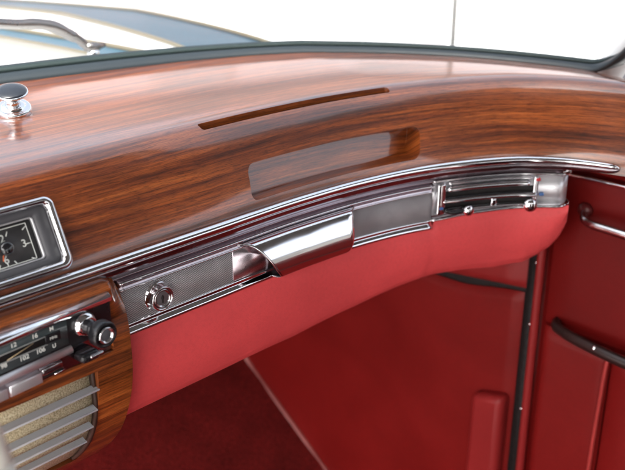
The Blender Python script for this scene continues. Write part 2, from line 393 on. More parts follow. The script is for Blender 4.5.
for i in range(nr):
    ir = []
    for j in range(nc):
        a = rows[min(i+1, nr-1)][j]-rows[max(i-1, 0)][j]; b = rows[i][min(j+1, nc-1)]-rows[i][max(j-1, 0)]
        ir.append(rows[i][j]-b.cross(a).normalized()*(-.034)*(1 if ss[i] < .88 else .6))
    inner.append(ir)
if (inner[30][5]-rows[30][5]).y < 0: inner = [[2*p-q for p, q in zip(r, q_)] for r, q_ in zip(rows, inner)]
full = [r+q[::-1] for r, q in zip(rows, inner)]
uvr = []
for s, r in zip(ss, rows):
    L = [0]
    for a, b in zip(r, r[1:]): L.append(L[-1]+(b-a).length)
    uvr.append([(s, v) for v in L]+[(s, v) for v in L[::-1]])
wood_top = link('wooden_top', grid(full, uvr, True, True), M_WOOD, dash)
# pocket in the face: a scooped opening whose floor climbs towards its back
def dense_(o):
    out = []
    for i, (a, b) in enumerate(zip(o, o[1:]+o[:1])):
        k = 36 if abs(a[0]-b[0]) > .1 else 1
        out += [(a[0]+(b[0]-a[0])*j/k, a[1]+(b[1]-a[1])*j/k) for j in range(k)]
    return out
def pocket():
    rows_, uv_ = [], []
    for n, zb, zt, ins in ((.030, -.3125, -.2790, 0), (-.004, -.3118, -.2794, 0), (None, -.3112, -.2797, .0004), (None, -.3100, -.2812, .0020)):
        o = rrect(.5475+ins, .7755-ins*.5, zb, zt, .0085, 10); o = dense_(o)
        def dep(z, e, xx): t_ = max(0, min(1, (xx-.70)/.07)); return -.0190-(z+.311)*.40-.014*t_*t_+(0 if e > .001 else .0016)
        rows_.append([DP.P(x+.30*(z+.2975), dep(z, ins, x) if n is None else n, z) for x, z in o]); uv_.append([(x, z-(dep(z, ins, x) if n is None else n)*.8+.02) for x, z in o])
    return grid(rows_, uv_, True, True)
cut(wood_top, pocket())
# narrow demister slot on the crest
def slot():
    o = dense(rrect(.5225, .7600, -.0590, -.0495, .0030, 6)); rows_, uv_ = [], []
    for z in (-.215, -.244, -.262):
        rows_.append([DP.P(x, n, z) for x, n in o]); uv_.append([(x, n-z+.3) for x, n in o])
    return grid(rows_, uv_, True, True)
cut(wood_top, slot())
KF = Plane((.334, .655, -.263), (1, 0, 0), (0, .026, .052))
cut(wood_top, slab(KF, rrect(-.088, .0010, -.0545, .0020, .006, 6), -.024, .03))
for p in wood_top.data.polygons: p.use_smooth = True
bv = wood_top.modifiers.new('bevel', 'BEVEL'); bv.width = .0013; bv.segments = 3; bv.limit_method = 'ANGLE'; bv.angle_limit = R_(42); bv.harden_normals = False
wood_top.modifiers.new('w', 'WEIGHTED_NORMAL').keep_sharp = True
# --- chrome moulding below it, rounded at its right end
MP = [(-.004, -.3370), (-.004, -.3195), (.002, -.3185), (.0045, -.3178), (.008, -.3175), (.0108, -.3192), (.0118, -.3222), (.0108, -.3252), (.0075, -.3272), (.0055, -.3285), (.0052, -.3325), (.0042, -.3358), (.002, -.3372)]
def mend(s, n, z):
    k = 1 if s < .998 else math.sqrt(max(.02, 1-((s-.998)/.0155)**2)); k *= 1-.32*max(0, min(1, (s-.88)/.12)); return (n*k+(1-k)*.001, -.326+(z+.326)*k)
MS = fr(-.25, .99, 90)+fr(.994, 1.013, 14)
link('chrome_moulding', sweep(DP, MS, MP[1:9]+[(.0050, -.3276), (-.004, -.3276)], True, True, mend), M_CHR, dash)
link('lower_moulding', sweep(DP, MS, [(-.004, -.3278), (.0055, -.3280), (.0058, -.3300), (.0052, -.3325), (.0042, -.3358), (.002, -.3372), (-.004, -.3370)], True, True, mend), chrome('moulding_plum_reflection', (.42, .37, .40), .18), dash)  # underside of the chrome moulding, its plum reflection given as metal colour
# rebate behind moulding and lid, dark reflections put into its plum colour
link('rebate_strip', sweep(DP, fr(-.25, .95, 70), [(-.012, -.345), (-.012, -.330), (-.0015, -.330), (-.0010, -.3395), (.0004, -.3405), (.0008, -.3418), (-.0005, -.3432), (-.003, -.345)]), chrome('rebate_plum_reflection', (.30, .24, .26), .2), dash)
# --- red leather padded underside
PADP = [(-.012, 0)]+crom([(.0008, 0), (.0018, .06), (.0036, .18), (.0034, .36), (.0004, .56), (-.0060, .76), (-.0130, .90), (-.0240, 1.01), (-.045, 1.09), (-.080, 1.13), (-.14, 1.10)], 6)
DK = [(.30, .098), (.38, .098), (.61, .097), (.70, .088), (.755, .079), (.805, .0715), (.86, .0715), (.885, .072), (.917, .066), (.933, .055), (.945, .043), (.954, .027), (.959, .010), (.9605, .003)]
def dk(s):
    for a, b in zip(DK, DK[1:]):
        if a[0] <= s <= b[0]: 
            t = (s-a[0])/(b[0]-a[0]); return a[1]+(b[1]-a[1])*t
    return DK[-1][1]
def zbot(s):
    T = [(.78, -.3899), (.80, -.3893), (.84, -.3868), (.885, -.3848), (.95, -.3820), (1.1, -.378)]
    for a, b in zip(T, T[1:]):
        if a[0] <= s <= b[0]: return a[1]+(b[1]-a[1])*(s-a[0])/(b[0]-a[0])
def padf(s, n, f):
    q = max(0, min(1, (s-.7895)/.006)); zt = -.3985*(1-q)+(zbot(max(s, .79))+.0012)*q
    D = dk(s); e = max(0, (s-.93)/.03); crease = .0012*math.exp(-((s-.792)/.0022)**2)
    D *= 1.02; return (n*(1 if n > 0 else min(1, D/.06+.1))-crease-.004*e*e, zt-f*(D+zt+.3985))
padm = sweep(DP, fr(.3775, .90, 120)+fr(.903, .9605, 30), [tuple(p) for p in PADP], True, True, padf)
po = link('padded_underside', padm, M_PAD, dash); sharp(po, 50)
# --- wooden console face with openings for the radio and the loudspeaker
CP = crom([(-.004, -.336), (.010, -.348), (.0175, -.361), (.0215, -.38), (.0222, -.396), (.0215, -.42), (.0185, -.438), (.010, -.464), (-.003, -.491), (-.027, -.523), (-.06, -.555)], 8)
CB = [(n-.030, z) for n, z in CP][::-1]
def cbulge(s, n, z):
    k = max(0, min(1, (.3755-s)/.014)); k = k*k*(3-2*k); u = max(0, min(1, (z+.370)/.010))
    if n < -.0045: return (n, z+k*.0035*max(0, min(1, (z+.35)/.014)))
    e = max(0, min(1, (z+.3385)/.0025)); return (n+k*u*(.0205-.003*e-n), z+k*.0035*max(0, min(1, (z+.35)/.014)))
cs = sweep(DP, fr(-.20, .355, 40)+fr(.357, .3765, 16), [tuple(p) for p in CP]+[tuple(p) for p in CB], True, True, cbulge)
console = link('console_panel', cs, M_WOOD2, dash)
RF = Plane((.3552, .6114, -.3413), (.1, .008, 0), (0, 0, 1))       # the radio's front
SF = Plane((.3445, .6102, -.427), (1, .03, 0), (0, 0, 1))           # the loudspeaker's front
cut(console, boxm(RF, -.245, .0035, -.0535, .0005, -.06, .05))
def SFb(x, y, d=0): return SF(x, y, d-6.0*max(0, -.010-y)**2)
def bent(x0, x1, y0, y1, d0, d1, fx=lambda y: 0):
    rows_ = [[SFb(x0+fx(y), y, d0), SFb(x1, y, d0), SFb(x1, y, d1), SFb(x0+fx(y), y, d1)] for y in fr(y0, y1, 40)]
    return grid(rows_, None, True, True)
cut(console, bent(-.235, -.0035, -.1000, .0185, -.011, .06))
for p in console.data.polygons: p.use_smooth = True
bevel(console, .0015, 3); sharp(console, 32)

# ================================================================== glove box lid strip
lid = thing('glove_box_lid', 'long chrome framed glove box strip of woven metal with lock and pull handle', 'glove box', V(.58, .63, -.40))
LS = fr(.381, .789, 70)
FT = [(-.014, -.3435), (.0005, -.3435), (.003, -.3448), (.0034, -.3462), (.0028, -.3474), (.0012, -.3488), (.0012, -.3505), (.0022, -.3518), (.0024, -.3528), (.0012, -.3538), (-.014, -.3538)]
FB = [(-.014, -.3882), (.0012, -.3882), (.0016, -.3900), (.0006, -.3918), (.0012, -.3930), (.0040, -.3945), (.0052, -.3965), (.0045, -.3985), (.002, -.3995), (-.014, -.3995)]
a_ = link('frame', sweep(DP, LS, FT), M_PLUM_REFL, lid); b_ = link('frame', sweep(DP, LS, FB), M_CHR, lid)
link('bright_edge', sweep(DP, LS, [(.0026, -.3445), (.0040, -.3450), (.0044, -.3460), (.0038, -.3470), (.0028, -.3474)]), M_CHR, a_)
link('bright_edge', sweep(DP, LS, [(.0018, -.3518), (.0032, -.3520), (.0036, -.3529), (.0030, -.3537), (.0016, -.3538)]), M_CHR, a_)
link('mesh_insert', sweep(DP, LS, [(-.012, -.3886), (.0006, -.3886), (.0006, -.3532), (-.012, -.3532)]), M_MESH, lid)
# lock
LF = Plane(DP.P(.4215, 0, -.371)-Vector((0, 0, ZO)), (1, 0, 0), (0, 0, 1))
lk = link('lock', lathe([(-.004, .0142), (.0012, .0145), (.0022, .0138), (.0032, .0122), (.0098, .0120), (.0108, .0116), (.0112, .0106), (.0100, .0095), (.0085, .0090), (.0030, .0090)], LF(0, 0), LF.d), M_CHR, lid)
link('lock_ring', lathe([(.0085, .0093), (.0104, .0092), (.0108, .0086), (.0106, .0078), (.0096, .0074)], LF(0, 0), LF.d), M_CHRD, lk)
link('lock_face', lathe([(.0080, .0076), (.0094, .0074), (.0097, .0066), (.0098, .0001)], LF(0, 0), LF.d), dark('gunmetal', (.10, .085, .09), .3), lk)
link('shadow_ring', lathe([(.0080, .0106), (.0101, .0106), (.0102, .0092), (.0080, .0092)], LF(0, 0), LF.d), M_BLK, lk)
link('keyhole', slab(LF, [(-.0007, -.0042), (.0007, -.0042), (.0008, -.0012), (.0016, .0002), (.0014, .0022), (0, .0036), (-.0014, .0022), (-.0016, .0002), (-.0008, -.0012)], .0090, .0102), M_GAP, lk)
# pull handle: a bowed chrome tongue, cut away in a sweeping curve at its left end
HP = crom([(.003, -.3495), (.0095, -.3530), (.0155, -.3595), (.0200, -.3665), (.0232, -.3740), (.0250, -.3815), (.0248, -.3865), (.0222, -.3905), (.016, -.3932), (.006, -.3942)], 6)
def hleft(u): return .5170+.0425*(u**.6)
rows_ = []
for k in range(41):
    a = k/40; r = []
    for j, (n, z) in enumerate([tuple(p) for p in HP]):
        u = j/(len(HP)-1); s0 = hleft(min(1, u*1.25)); s1 = .6795-.024*u; s = s0+(s1-s0)*a
        edge = min(1, (1-a)*18+.0); n *= .92; r.append(DP.P(s, n*(.35+.65*min(1, edge**.5)) if a > .9 else n, z))
    rows_.append(r)
h = link('pull_handle', grid(rows_), M_CHR, lid); s_ = h.modifiers.new('s', 'SOLIDIFY'); s_.thickness = .0011; s_.offset = -1
# finger recess behind the handle
rec = slab(lambda x, z, d: DP.P(x, d, z), rrect(.512, .60, -.3880, -.3540, .003, 4), .0002, .0016)
link('finger_recess', rec, M_PLUM_REFL, lid)

# ================================================================== heater control at the right end
hc = thing('heater_control', 'chrome heater lever panel with black slots at the right end of the strip', 'heater control', V(.88, .55, -.39))
EP_pts = [(.70, .622)]
def endpath():
    pts = []
    s = .780
    while s < .9425: p = DP.at(s); pts.append((p.x, p.y)); s += .012
    p = DP.at(.9425); t = (DP.at(.944)-DP.at(.941)).normalized(); pts.append((p.x, p.y)); left = Vector((-t.y, t.x)); c = p+left*.016
    for k in range(1, 9):
        a = R_(105)*k/8; pts.append(tuple(c-left*.016*math.cos(a)+t*.016*math.sin(a)))
    d = Vector(pts[-1])-Vector(pts[-2]); d.normalize(); pts.append(tuple(Vector(pts[-1])+d*.03))
    return pts
EP = Path(endpath(), .780)
ES = fr(.7895, .990, 90)
link('back_plate', sweep(EP, ES, [(-.012, -.3430), (-.0006, -.3430), (-.0006, -.3835), (-.012, -.3835)]), M_SAT, hc)
link('rim', sweep(EP, ES, [(-.012, -.3395), (.0016, -.3395), (.0034, -.3402), (.0034, -.3416), (.0020, -.3428), (-.006, -.3428)]), M_CHR, hc)
link('rim', sweep(EP, ES, [(-.012, -.3850), (.003, -.3850), (.0048, -.3838), (.0046, -.3822), (.0028, -.3812), (.0002, -.3806), (-.006, -.3806)], True, True, lambda s, n, z: (n, z+zbot(s)+.3845)), M_CHR, hc)
# dark slots, chrome bars in front of them
for z0, z1 in ((-.3640, -.3560), (-.3772, -.3698)):
    link('slot', sweep(EP, fr(.806, .922, 40), [(-.003, z0), (.0003, z0), (.0003, z1), (-.003, z1)]), M_GAP, hc)
def bar(s0, s1, zc, n0, rn, rz, m=M_CHR):
    pr = [(n0+rn*math.cos(a), zc+rz*math.sin(a)) for a in [2*math.pi*k/14 for k in range(14)]]
    def f(s, n, z):
        k = min(1, (s-s0)/.004+.45, (s1-s)/.004+.45); return (n0+(n-n0)*k, zc+(z-zc)*k)
    return link('chrome_bar', sweep(EP, fr(s0, s1, 50), pr, True, True, f), m, hc)
bar(.808, .915, -.3452, .0030, .0034, .0022); bar(.806, .912, -.3515, .0045, .0048, .0036); bar(.800, .922, -.3664, .0035, .0040, .0030); bar(.800, .922, -.3788, .0025, .0028, .0016)
# small centre bracket, end clamps
link('bracket', sweep(EP, fr(.8655, .8715, 5), [(0, -.3805), (.0045, -.3795), (.0050, -.374), (.004, -.3665), (0, -.366)]), M_CHR, hc)
for s0, s1, nn in ((.7935, .8040, .006), (.9165, .9225, .004)):
    o = link('clamp', slab(lambda x, z, d: EP.P(x, d, z), rrect(s0, s1, -.3820, -.3440, .0025, 5), 0, nn, .0015), M_CHR, hc)
EFs = lambda s, z: Plane(EP.P(s, .002, z)-Vector((0, 0, ZO)), (-EP.frame(s)[1].y, EP.frame(s)[1].x, 0), (0, 0, 1))
def lever(s, z, ln, r, label):
    F = EFs(s, z); k = link('lever_knob', lathe([(0, .0022), (ln*.55, .0020), (ln*.6, r*.6), (ln*.68, r*.95), (ln*.8, r), (ln*.92, r*.85), (ln, r*.45), (ln+.0004, .0001)], F(0, 0), F.d, 24), M_CHR, hc); k['label'] = label; return k
lever(.8300, -.3765, .018, .0066, 'left chrome lever knob'); lever(.9120, -.3755, .018, .0082, 'right chrome lever knob')
for s, z, m, lb in ((.9215, -.3475, M_RED, 'red heat mark'), (.9270, -.3660, M_BLUE, 'blue cold mark'), (.7985, -.3735, M_BLUE, 'blue cold mark'), ):
    o = link('colour_mark', slab(lambda x, zz, d: EP.P(x, d, zz), rrect(s-.0030, s+.0030, z-.0019, z+.0019, .0018, 5), 0, .0064 if s < .9 else .0045, .0006), m, hc); o['label'] = lb
link('link_rod', tube([EP.P(.803, .007, -.376), EP.P(.811, .010, -.3785), EP.P(.824, .012, -.3775)], .0028, 10, smooth_n=4), M_BLK, hc)

# ================================================================== clock
KF = Plane((.334, .655, -.263), (1, 0, 0), (0, .026, .052))
ck = thing('clock', 'rectangular dash clock with dark dial in a rounded chrome bezel on the rosewood', 'clock', V(.29, .64, -.325))
CX = -.0435; HW = .0487; X0, X1, Y0, Y1 = CX-HW, CX+HW+.0015, -.0580, .0055
o1 = rrect(X0, X1, Y0, Y1, .0085, 8); o2 = rrect(X0+.0075, X1-.0085, Y0+.0085, Y1-.0070, .0045, 8)
link('bezel', ring(KF, o1, o2, -.01, .004, [(0, -.012), (0, .0005), (.05, .0028), (.22, .0046), (.5, .0050), (.72, .0040), (.9, .0018), (1, -.002), (1, -.012)]), M_CHR, ck)
o3 = rrect(X0+.0070, X1-.0080, Y0+.0080, Y1-.0065, .004, 8); o4 = rrect(X0+.0175, X1-.0200, Y0+.0150, Y1-.0135, .0025, 8)
link('surround', ring(KF, o3, o4, -.01, .0, [(0, -.012), (0, -.0016), (1, -.0055), (1, -.014)]), M_GREY, ck)
o5 = rrect(X0+.0170, X1-.0192, Y0+.0143, Y1-.0128, .003, 8); o6 = rrect(X0+.0182, X1-.0206, Y0+.0155, Y1-.0140, .0020, 8)
link('inner_frame', ring(KF, o5, o6, -.01, -.0045), M_ALU, ck)
dl = link('dial', boxm(KF, X0+.016, X1-.019, Y0+.013, Y1-.012, -.014, -.0085), M_DIAL, ck)
cy = -.0270; hx, hy = X1-.0205-CX, (Y1-Y0)/2-.0148; xr = CX+hx-.0042
fr5 = rrect(CX-hx+.0042, xr, cy-hy+.0022, cy+hy-.0004, .0004, 1)
fr6 = rrect(CX-hx+.0050, xr-.0008, cy-hy+.0030, cy+hy-.0012, .0003, 1)
link('minute_track', ring(KF, fr5, fr6, -.009, -.0082), M_WHT, dl)
def tick(a, ln=.0042, wd=.0009):
    dx, dy = math.sin(a), math.cos(a); k = min((xr-CX-.0008)/max(1e-6, abs(dx)), (hy-.0028)/max(1e-6, abs(dy)))
    x, y = CX+dx*k, cy-.0008+dy*k; x2, y2 = x-dx*ln, y-dy*ln; px, py = dy*wd/2, -dx*wd/2
    return slab(KF, [(x+px, y+py), (x-px, y-py), (x2-px, y2-py), (x2+px, y2+py)], -.0088, -.0082)
for hh in range(1, 13): link('tick', tick(R_(30*hh)), M_WHT, dl)
for s_, x, y in (('3', xr-.0068, cy), ('9', 2*CX-xr+.0068, cy), ('12', CX, cy+hy-.0085), ('6', CX, cy-hy+.0080)): text('numeral', s_, KF, x, y, -.0084, .0088, M_WHT, dl, 0, .00012)
def hand(name, a, ln, wd, m, d):
    dx, dy = math.sin(a), math.cos(a); px, py = dy*wd, -dx*wd
    return link(name, slab(KF, [(CX+px-dx*.004, cy+py-dy*.004), (CX-px-dx*.004, cy-py-dy*.004), (CX-px*.4+dx*ln, cy-py*.4+dy*ln), (CX+px*.4+dx*ln, cy+py*.4+dy*ln)], d, d+.0004), m, ck)
hand('hour_hand', R_(200), .010, .0010, M_ORG, -.0068); hand('minute_hand', R_(262), .017, .0008, M_ORG, -.0060)
link('hub', lathe([(-.0085, .0056), (-.0010, .0060), (.0010, .0054), (.0022, .0034), (.0026, .0001)], KF(CX+.0005, cy), KF.d, 28), dark('gloss_black', (.01, .01, .012), .12, 1), ck)

# ================================================================== radio
M_BRU = chrome('satin_chrome', (.85, .85, .88), .30); nodes(M_BRU)[2].inputs['Metallic'].default_value = .8
rd = thing('car_radio', 'chrome framed car radio with grey frequency dial and black tuning knob', 'radio', V(.30, .605, -.395))
rp = link('faceplate', boxm(RF, -.244, .0030, -.0530, 0, -.05, -.0010, .001), M_PLUM_REFL, rd)
link('upper_housing', boxm(RF, -.230, .0030, -.0320, -.0006, -.002, .0034, .0008), M_BLK, rd)
rp_ = [(.0028, -.012), (.0036, -.004), (.0032, .0020), (.0015, .0052), (-.0012, .0062), (-.0034, .0058), (-.0038, .0030), (-.004, -.020)]
link('chrome_rail', grid([[RF(x, y, d) for y, d in rp_] for x in (-.235, .0030)], None, True, True), M_CHR, rd)
rp2 = lambda t: [(-.0284, -.004), (-.0286, .0022), (-.0300, .0050), (-.0330-.0012*t, .0066), (-.0352-.0028*t, .0060), (-.0358-.0030*t, .0036), (-.0358-.0030*t, -.004)]
link('chrome_rail', grid([[RF(x, y, d) for y, d in rp2(t)] for x, t in ((-.235, 1), (-.0395, 0))], None, True, True), M_BRU, rd)
rdl = link('dial', boxm(RF, -.226, -.0412, -.0272, -.0038, .0025, .0036), M_RDIAL, rd)
for x, y, s_, sz in ((-.0556, -.0073, 'M', .0050), (-.0550, -.0232, 'U', .0050), (-.0712, -.0076, '16', .0056), (-.0902, -.0076, '12', .0056), (-.1060, -.0076, '10', .0056), (-.1200, -.0076, '8', .0056), (-.0676, -.0222, '106', .0058), (-.0826, -.0222, '102', .0058), (-.1006, -.0214, '98', .0056), (-.1180, -.0214, '94', .0056)):
    text('lettering', s_, RF, x, y, .0038, sz, M_WHT, rdl, 0, .0001)
link('scale_channel', slab(RF, [(-.225, -.0160), (-.0545, -.0185), (-.0545, -.0120), (-.225, -.0122)], .003, .0040), M_GAP, rdl)
link('band_window', boxm(RF, -.0625, -.0482, -.0190, -.0112, .003, .0045, .0004), M_BLK, rdl)
text('lettering', 'MHz', RF, -.0552, -.0151, .0047, .0036, M_WHT, rdl)
link('scale_line', boxm(RF, -.225, -.0615, -.0119, -.0113, .003, .0044), M_WHT, rdl)
link('scale_line', slab(RF, [(-.225, -.0178), (-.0610, -.0195), (-.0610, -.0188), (-.225, -.0172)], .003, .0044), M_WHT, rdl)
link('needle', slab(RF, [(-.0975, -.0178), (-.0735, -.0128), (-.0735, -.0123), (-.0975, -.0172)], .0043, .0048), mat('needle_ochre', (.55, .42, .25), .4), rdl)
KX, KY = -.0245, -.0158
kb = link('tuning_knob', lathe([(.0055, .0066), (.016, .0062), (.022, .0078), (.0235, .0108), (.0245, .0115), (.0315, .0114), (.0330, .0108), (.0334, .0098), (.0320, .0084), (.0312, .0078), (.0310, .0001)], RF(KX, KY), RF.d), M_BLK, rd)
link('chrome_collar', lathe([(.001, .0108), (.0045, .0112), (.0060, .0108), (.0085, .0088), (.0095, .0075), (.0095, .0040)], RF(KX, KY), RF.d), M_CHR, kb)
link('knob_ring', lathe([(.0305, .0072), (.0335, .0074), (.0345, .0068), (.0340, .0058), (.0325, .0054)], RF(KX, KY), RF.d), M_CHR, kb)
link('knob_centre', lathe([(.0310, .0056), (.0325, .0050), (.0328, .0001)], RF(KX, KY), RF.d), M_GREY, kb)
lv = link('tone_lever', slab(RF, rrect(-.0355, -.0165, -.0480, -.0395, .0040, 6), .0, .012, .003), M_BLK, rd)
link('chrome_tip', slab(RF, rrect(-.0285, -.0150, -.0440, -.0408, .0014, 5), .010, .0145, .0012), M_CHRD, lv)
for i in range(4):
    a = -.0700-.031*i; link('push_button', boxm(RF, a-.0295, a, -.0500, -.0405, -.002, .0060, .0012), M_BRU, rd)
link('rocker_switch', boxm(RF, -.0688, -.0495, -.0455, -.0398, -.002, .0045, .0010), M_CHRD, rd)
link('rocker_recess', boxm(RF, -.0690, -.0480, -.0500, -.0455, -.002, .0004), M_GAP, rd)
link('bright_edge', boxm(RF, -.0560, -.0455, -.0512, -.0500, -.002, .0012), M_CHR, rd)

# ================================================================== loudspeaker
M_EDGE = dark('slat_edge', (.85, .86, .88), .3)
M_SLAT = dark('slat_metal', (.34, .35, .37), .35)
sp = thing('speaker_grille', 'cream speaker cloth behind slanting chrome slats in the wooden console', 'speaker grille', V(.30, .615, -.50))
cl = link('cloth', bent(-.2345, -.0040, -.0990, .0175, -.0150, -.0105), M_CLOTH, sp)
link('side_block', bent(-.0090, -.0034, -.0985, .0170, -.0108, -.0050, lambda y: .003*math.sin((y+.098)*20)), M_WOODD, sp)
for i, z in enumerate((-.0005, -.0200, -.0378, -.0560)):
    x1 = -.0030-.0036*i; d = -.0012
    F = SFb; rows_ = []
    for x in (-.232, x1):
        rows_.append([F(x, z+.0004, d), F(x, z-.0005, d), F(x, z+.0016, -.0085), F(x, z+.0024, -.0085)])
    sl0 = link('slat', grid(rows_, None, True, True), M_SLAT, sp, False)
    link('bright_edge', tube([F(-.232, z, d), F(x1, z, d)], .0009, 8), M_EDGE, sl0)

# ================================================================== pull knob on the dashboard top
kp = V(.4035, .832, -.2290)
kn = thing('pull_knob', 'chrome pull knob with a domed dark cap on the rosewood top', 'knob', kp)
ax = (-.16, -.30, 1)
link('flange', lathe([(-.010, .0168), (.0014, .0172), (.0028, .0164), (.0034, .0142), (.0030, .0122), (.0046, .0114), (.0058, .0096), (.0064, .0055)], kp, ax), M_CHR, kn)
link('stem', lathe([(.004, .0082), (.0085, .0068), (.0125, .0070), (.0160, .0100), (.0182, .0148), (.0196, .0162), (.0208, .0158), (.0212, .0142)], kp, ax), M_CHR, kn)
link('cap', lathe([(.0200, .0150), (.0213, .0148), (.0226, .0128), (.0238, .0080), (.0242, .0001)], kp, ax), dark('slate_cap', (.018, .022, .03), .2, .3), kn)

# ================================================================== windscreen
ws = thing('windscreen', 'curved windscreen glass set in a dark rubber seal above the rosewood top', 'windscreen', V(.5, 1.0, -.24))
# the seal follows the dashboard's rear edge, then climbs the right-hand pillar
seal_c = [];
for s in fr(-.25, .955, 70): b = base_at(s); seal_c.append(V(b.x, b.y, base_z(s)))
seal_c += [V(1.0620, .562, -.2480), V(1.0615, .547, -.2400), V(1.058, .528, -.2240), V(1.052, .505, -.1950), V(1.042, .465, -.13), V(1.02, .37, .01), V(1.0, .28, .13)]
seal_c = seal_c[:69]+crom([tuple(p) for p in seal_c[69:]], 8)
def seal_rows(prof):
    rows_ = []; n_ = len(seal_c); ctr = V(.25, .2, -.25)
    for i, p in enumerate(seal_c):
        t = (seal_c[min(n_-1, i+1)]-seal_c[max(0, i-1)]).normalized()
        out = t.cross(Vector((0, 0, 1)) if abs(t.z) < .3 else Vector((.25, .9, .5)))
        out = Vector((t.y, -t.x, 0)) if abs(t.z) < .25 else t.cross(Vector((0, -.5, 1)))
        out.normalize(); 
        if out.dot(p-ctr) < 0: out = -out
        up = out.cross(t).normalized(); up = -up if up.z < 0 else up
        k = 1-.30*max(0, min(1, (i-45)/20)); rows_.append([p+out*a*k+up*b*k for a, b in prof])
    return rows_
link('seal', grid(seal_rows([(-.0030, -.006), (-.0035, .0000), (-.0015, .0038), (.0025, .0070), (.0070, .0092), (.0105, .0098), (.0115, .0080), (.0135, .0080), (.0150, .0100), (.0175, .0148), (.0195, .0166), (.0215, .0160), (.024, .006), (.024, -.006)]), None, True, True), M_RUB, ws)
link('glazing_strip', grid(seal_rows([(.0108, .0095), (.0112, .0128), (.0140, .0150), (.0170, .0152), (.0180, .0130), (.0150, .0085)]), None, True, True), dark('dark_green_rubber', (.006, .016, .015), .6), ws)
gl_rows = []
for s in fr(-.25, .99, 60):
    b = base_at(s); c = Vector((b.x, b.y)); ctr = Vector((.28, .1)); inn = (ctr-c).normalized()
    r = []
    for k in range(9):
        t = k/8; q = c-inn*.0145+inn*(.34*t); r.append(V(q.x, q.y, base_z(s)+.004+.44*t))
    gl_rows.append(r)
link('glass', grid(gl_rows), M_GLASS, ws)
# right-hand pillar
pl = thing('windscreen_pillar', 'grey trimmed windscreen pillar rising at the right end of the dashboard', 'pillar', V(1.01, .50, -.25))
PC = [V(1.100, .580, -.290), V(1.100, .555, -.250), V(1.092, .525, -.205), V(1.080, .47, -.12), V(1.058, .37, .02), V(1.036, .27, .15)]
link('pillar_body', tube(PC, .021, 16, smooth_n=5), M_PAINT, pl)
link('inner_trim', tube([V(1.060, .518, -.268), V(1.060, .500, -.240), V(1.054, .470, -.195), V(1.043, .42, -.11), V(1.02, .32, .03)], .012, 14, smooth_n=5), leather('grey_pillar_leather', (.32, .30, .31), .5, .5), pl)
# header rail of the open car
hd = thing('windscreen_header', 'painted rail along the top of the windscreen', 'header rail', V(.28, .66, .20))
hp = [Vector(r[-1]) for r in gl_rows]
link('rail', tube(hp[::4], .016, 12), M_PAINT, hd)

# closed roof over the cabin, lined in grey
rf = thing('car_roof', 'roof of the car lined with grey cloth above the view', 'roof', V(.28, 0, .22))
def roofrows(dz):
    out = []
    for y in fr(.60, -1.35, 14):
        k = (y+.35)/1.0; out.append([V(x, min(y, hy(x)) if y > .55 else y, .205+.11*(1-k*k)-.22*abs((x-.28)/.72)**3.5+dz) for x in fr(-.40, 1.03, 23)])
    return out
def hy(x):
    h = [Vector(r[-1]) for r in gl_rows]; b = min(h, key=lambda p: abs(p.x-x)); return b.y+.02
M_LINE = leather('grey_headlining', (.07, .065, .062), .8)
link('headlining', grid(roofrows(0)), M_LINE, rf); link('roof_skin', grid(roofrows(.03)), M_PAINT, rf)
# ================================================================== bodywork seen through the glass
def zb(x, y): return -.262-.05*max(0, y-1.1)**1.3-.10*max(0, abs(x-.28)-.55)**1.5
def body(name, x0, x1, y0, y1, m, label, cat, dz=0, nx=8, ny=30, k0=0, k1=0):
    ys = fr(y0, y1, ny); r = []
    for y in ys:
        q = min(y, 1.7)-1.1; r.append([V(x, y, zb(x, y)+dz) for x in fr(x0+k0*q, x1+k1*q, nx)])
    o = link(name, grid(r), m); s = o.modifiers.new('s', 'SOLIDIFY'); s.thickness = .02; s.offset = -1; return tag(o, label, cat)
body('bonnet', -.12, .6825, 1.035, 2.6, M_PAINT, 'white painted car bonnet beyond the windscreen at upper left', 'bonnet', .004)
bt = body('bonnet_gutter', .685, .755, 1.035, 2.6, M_BAND_SKY, 'gutter beside the white bonnet, coloured as reflected sky, edged with tan lines', 'gutter')
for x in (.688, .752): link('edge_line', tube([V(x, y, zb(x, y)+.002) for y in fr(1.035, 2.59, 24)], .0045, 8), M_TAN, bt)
body('inner_wing', .758, .8085, 1.035, 2.6, M_PAINT, 'white panel between the sky-coloured gutter and the speckled cowl panel', 'wing panel', .002, k1=.23)
cwp = body('cowl_panel', .811, .963, .96, 2.6, M_COWL_SKY, 'speckled cowl panel behind the windscreen seal, coloured as reflected sky', 'cowl panel', k0=.23, k1=.29)
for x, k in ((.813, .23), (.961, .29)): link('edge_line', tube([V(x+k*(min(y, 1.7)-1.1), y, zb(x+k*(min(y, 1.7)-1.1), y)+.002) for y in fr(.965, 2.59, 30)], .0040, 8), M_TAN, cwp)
body('outer_wing', .966, 1.215, .80, 2.6, M_PAINT, 'white outer wing of the car at the right beyond the windscreen', 'wing', .003, k0=.29)
# scuttle under the glass edge
cr = [[V(base_at(s).x*1.0+o_*.3, base_at(s).y+o_, -.262-.01*o_) for o_ in (.012, .06, .12)] for s in fr(-.2, .86, 40)]
tag(link('scuttle', grid(cr), M_PAINT), 'white scuttle strip directly below the outside of the windscreen', 'scuttle')
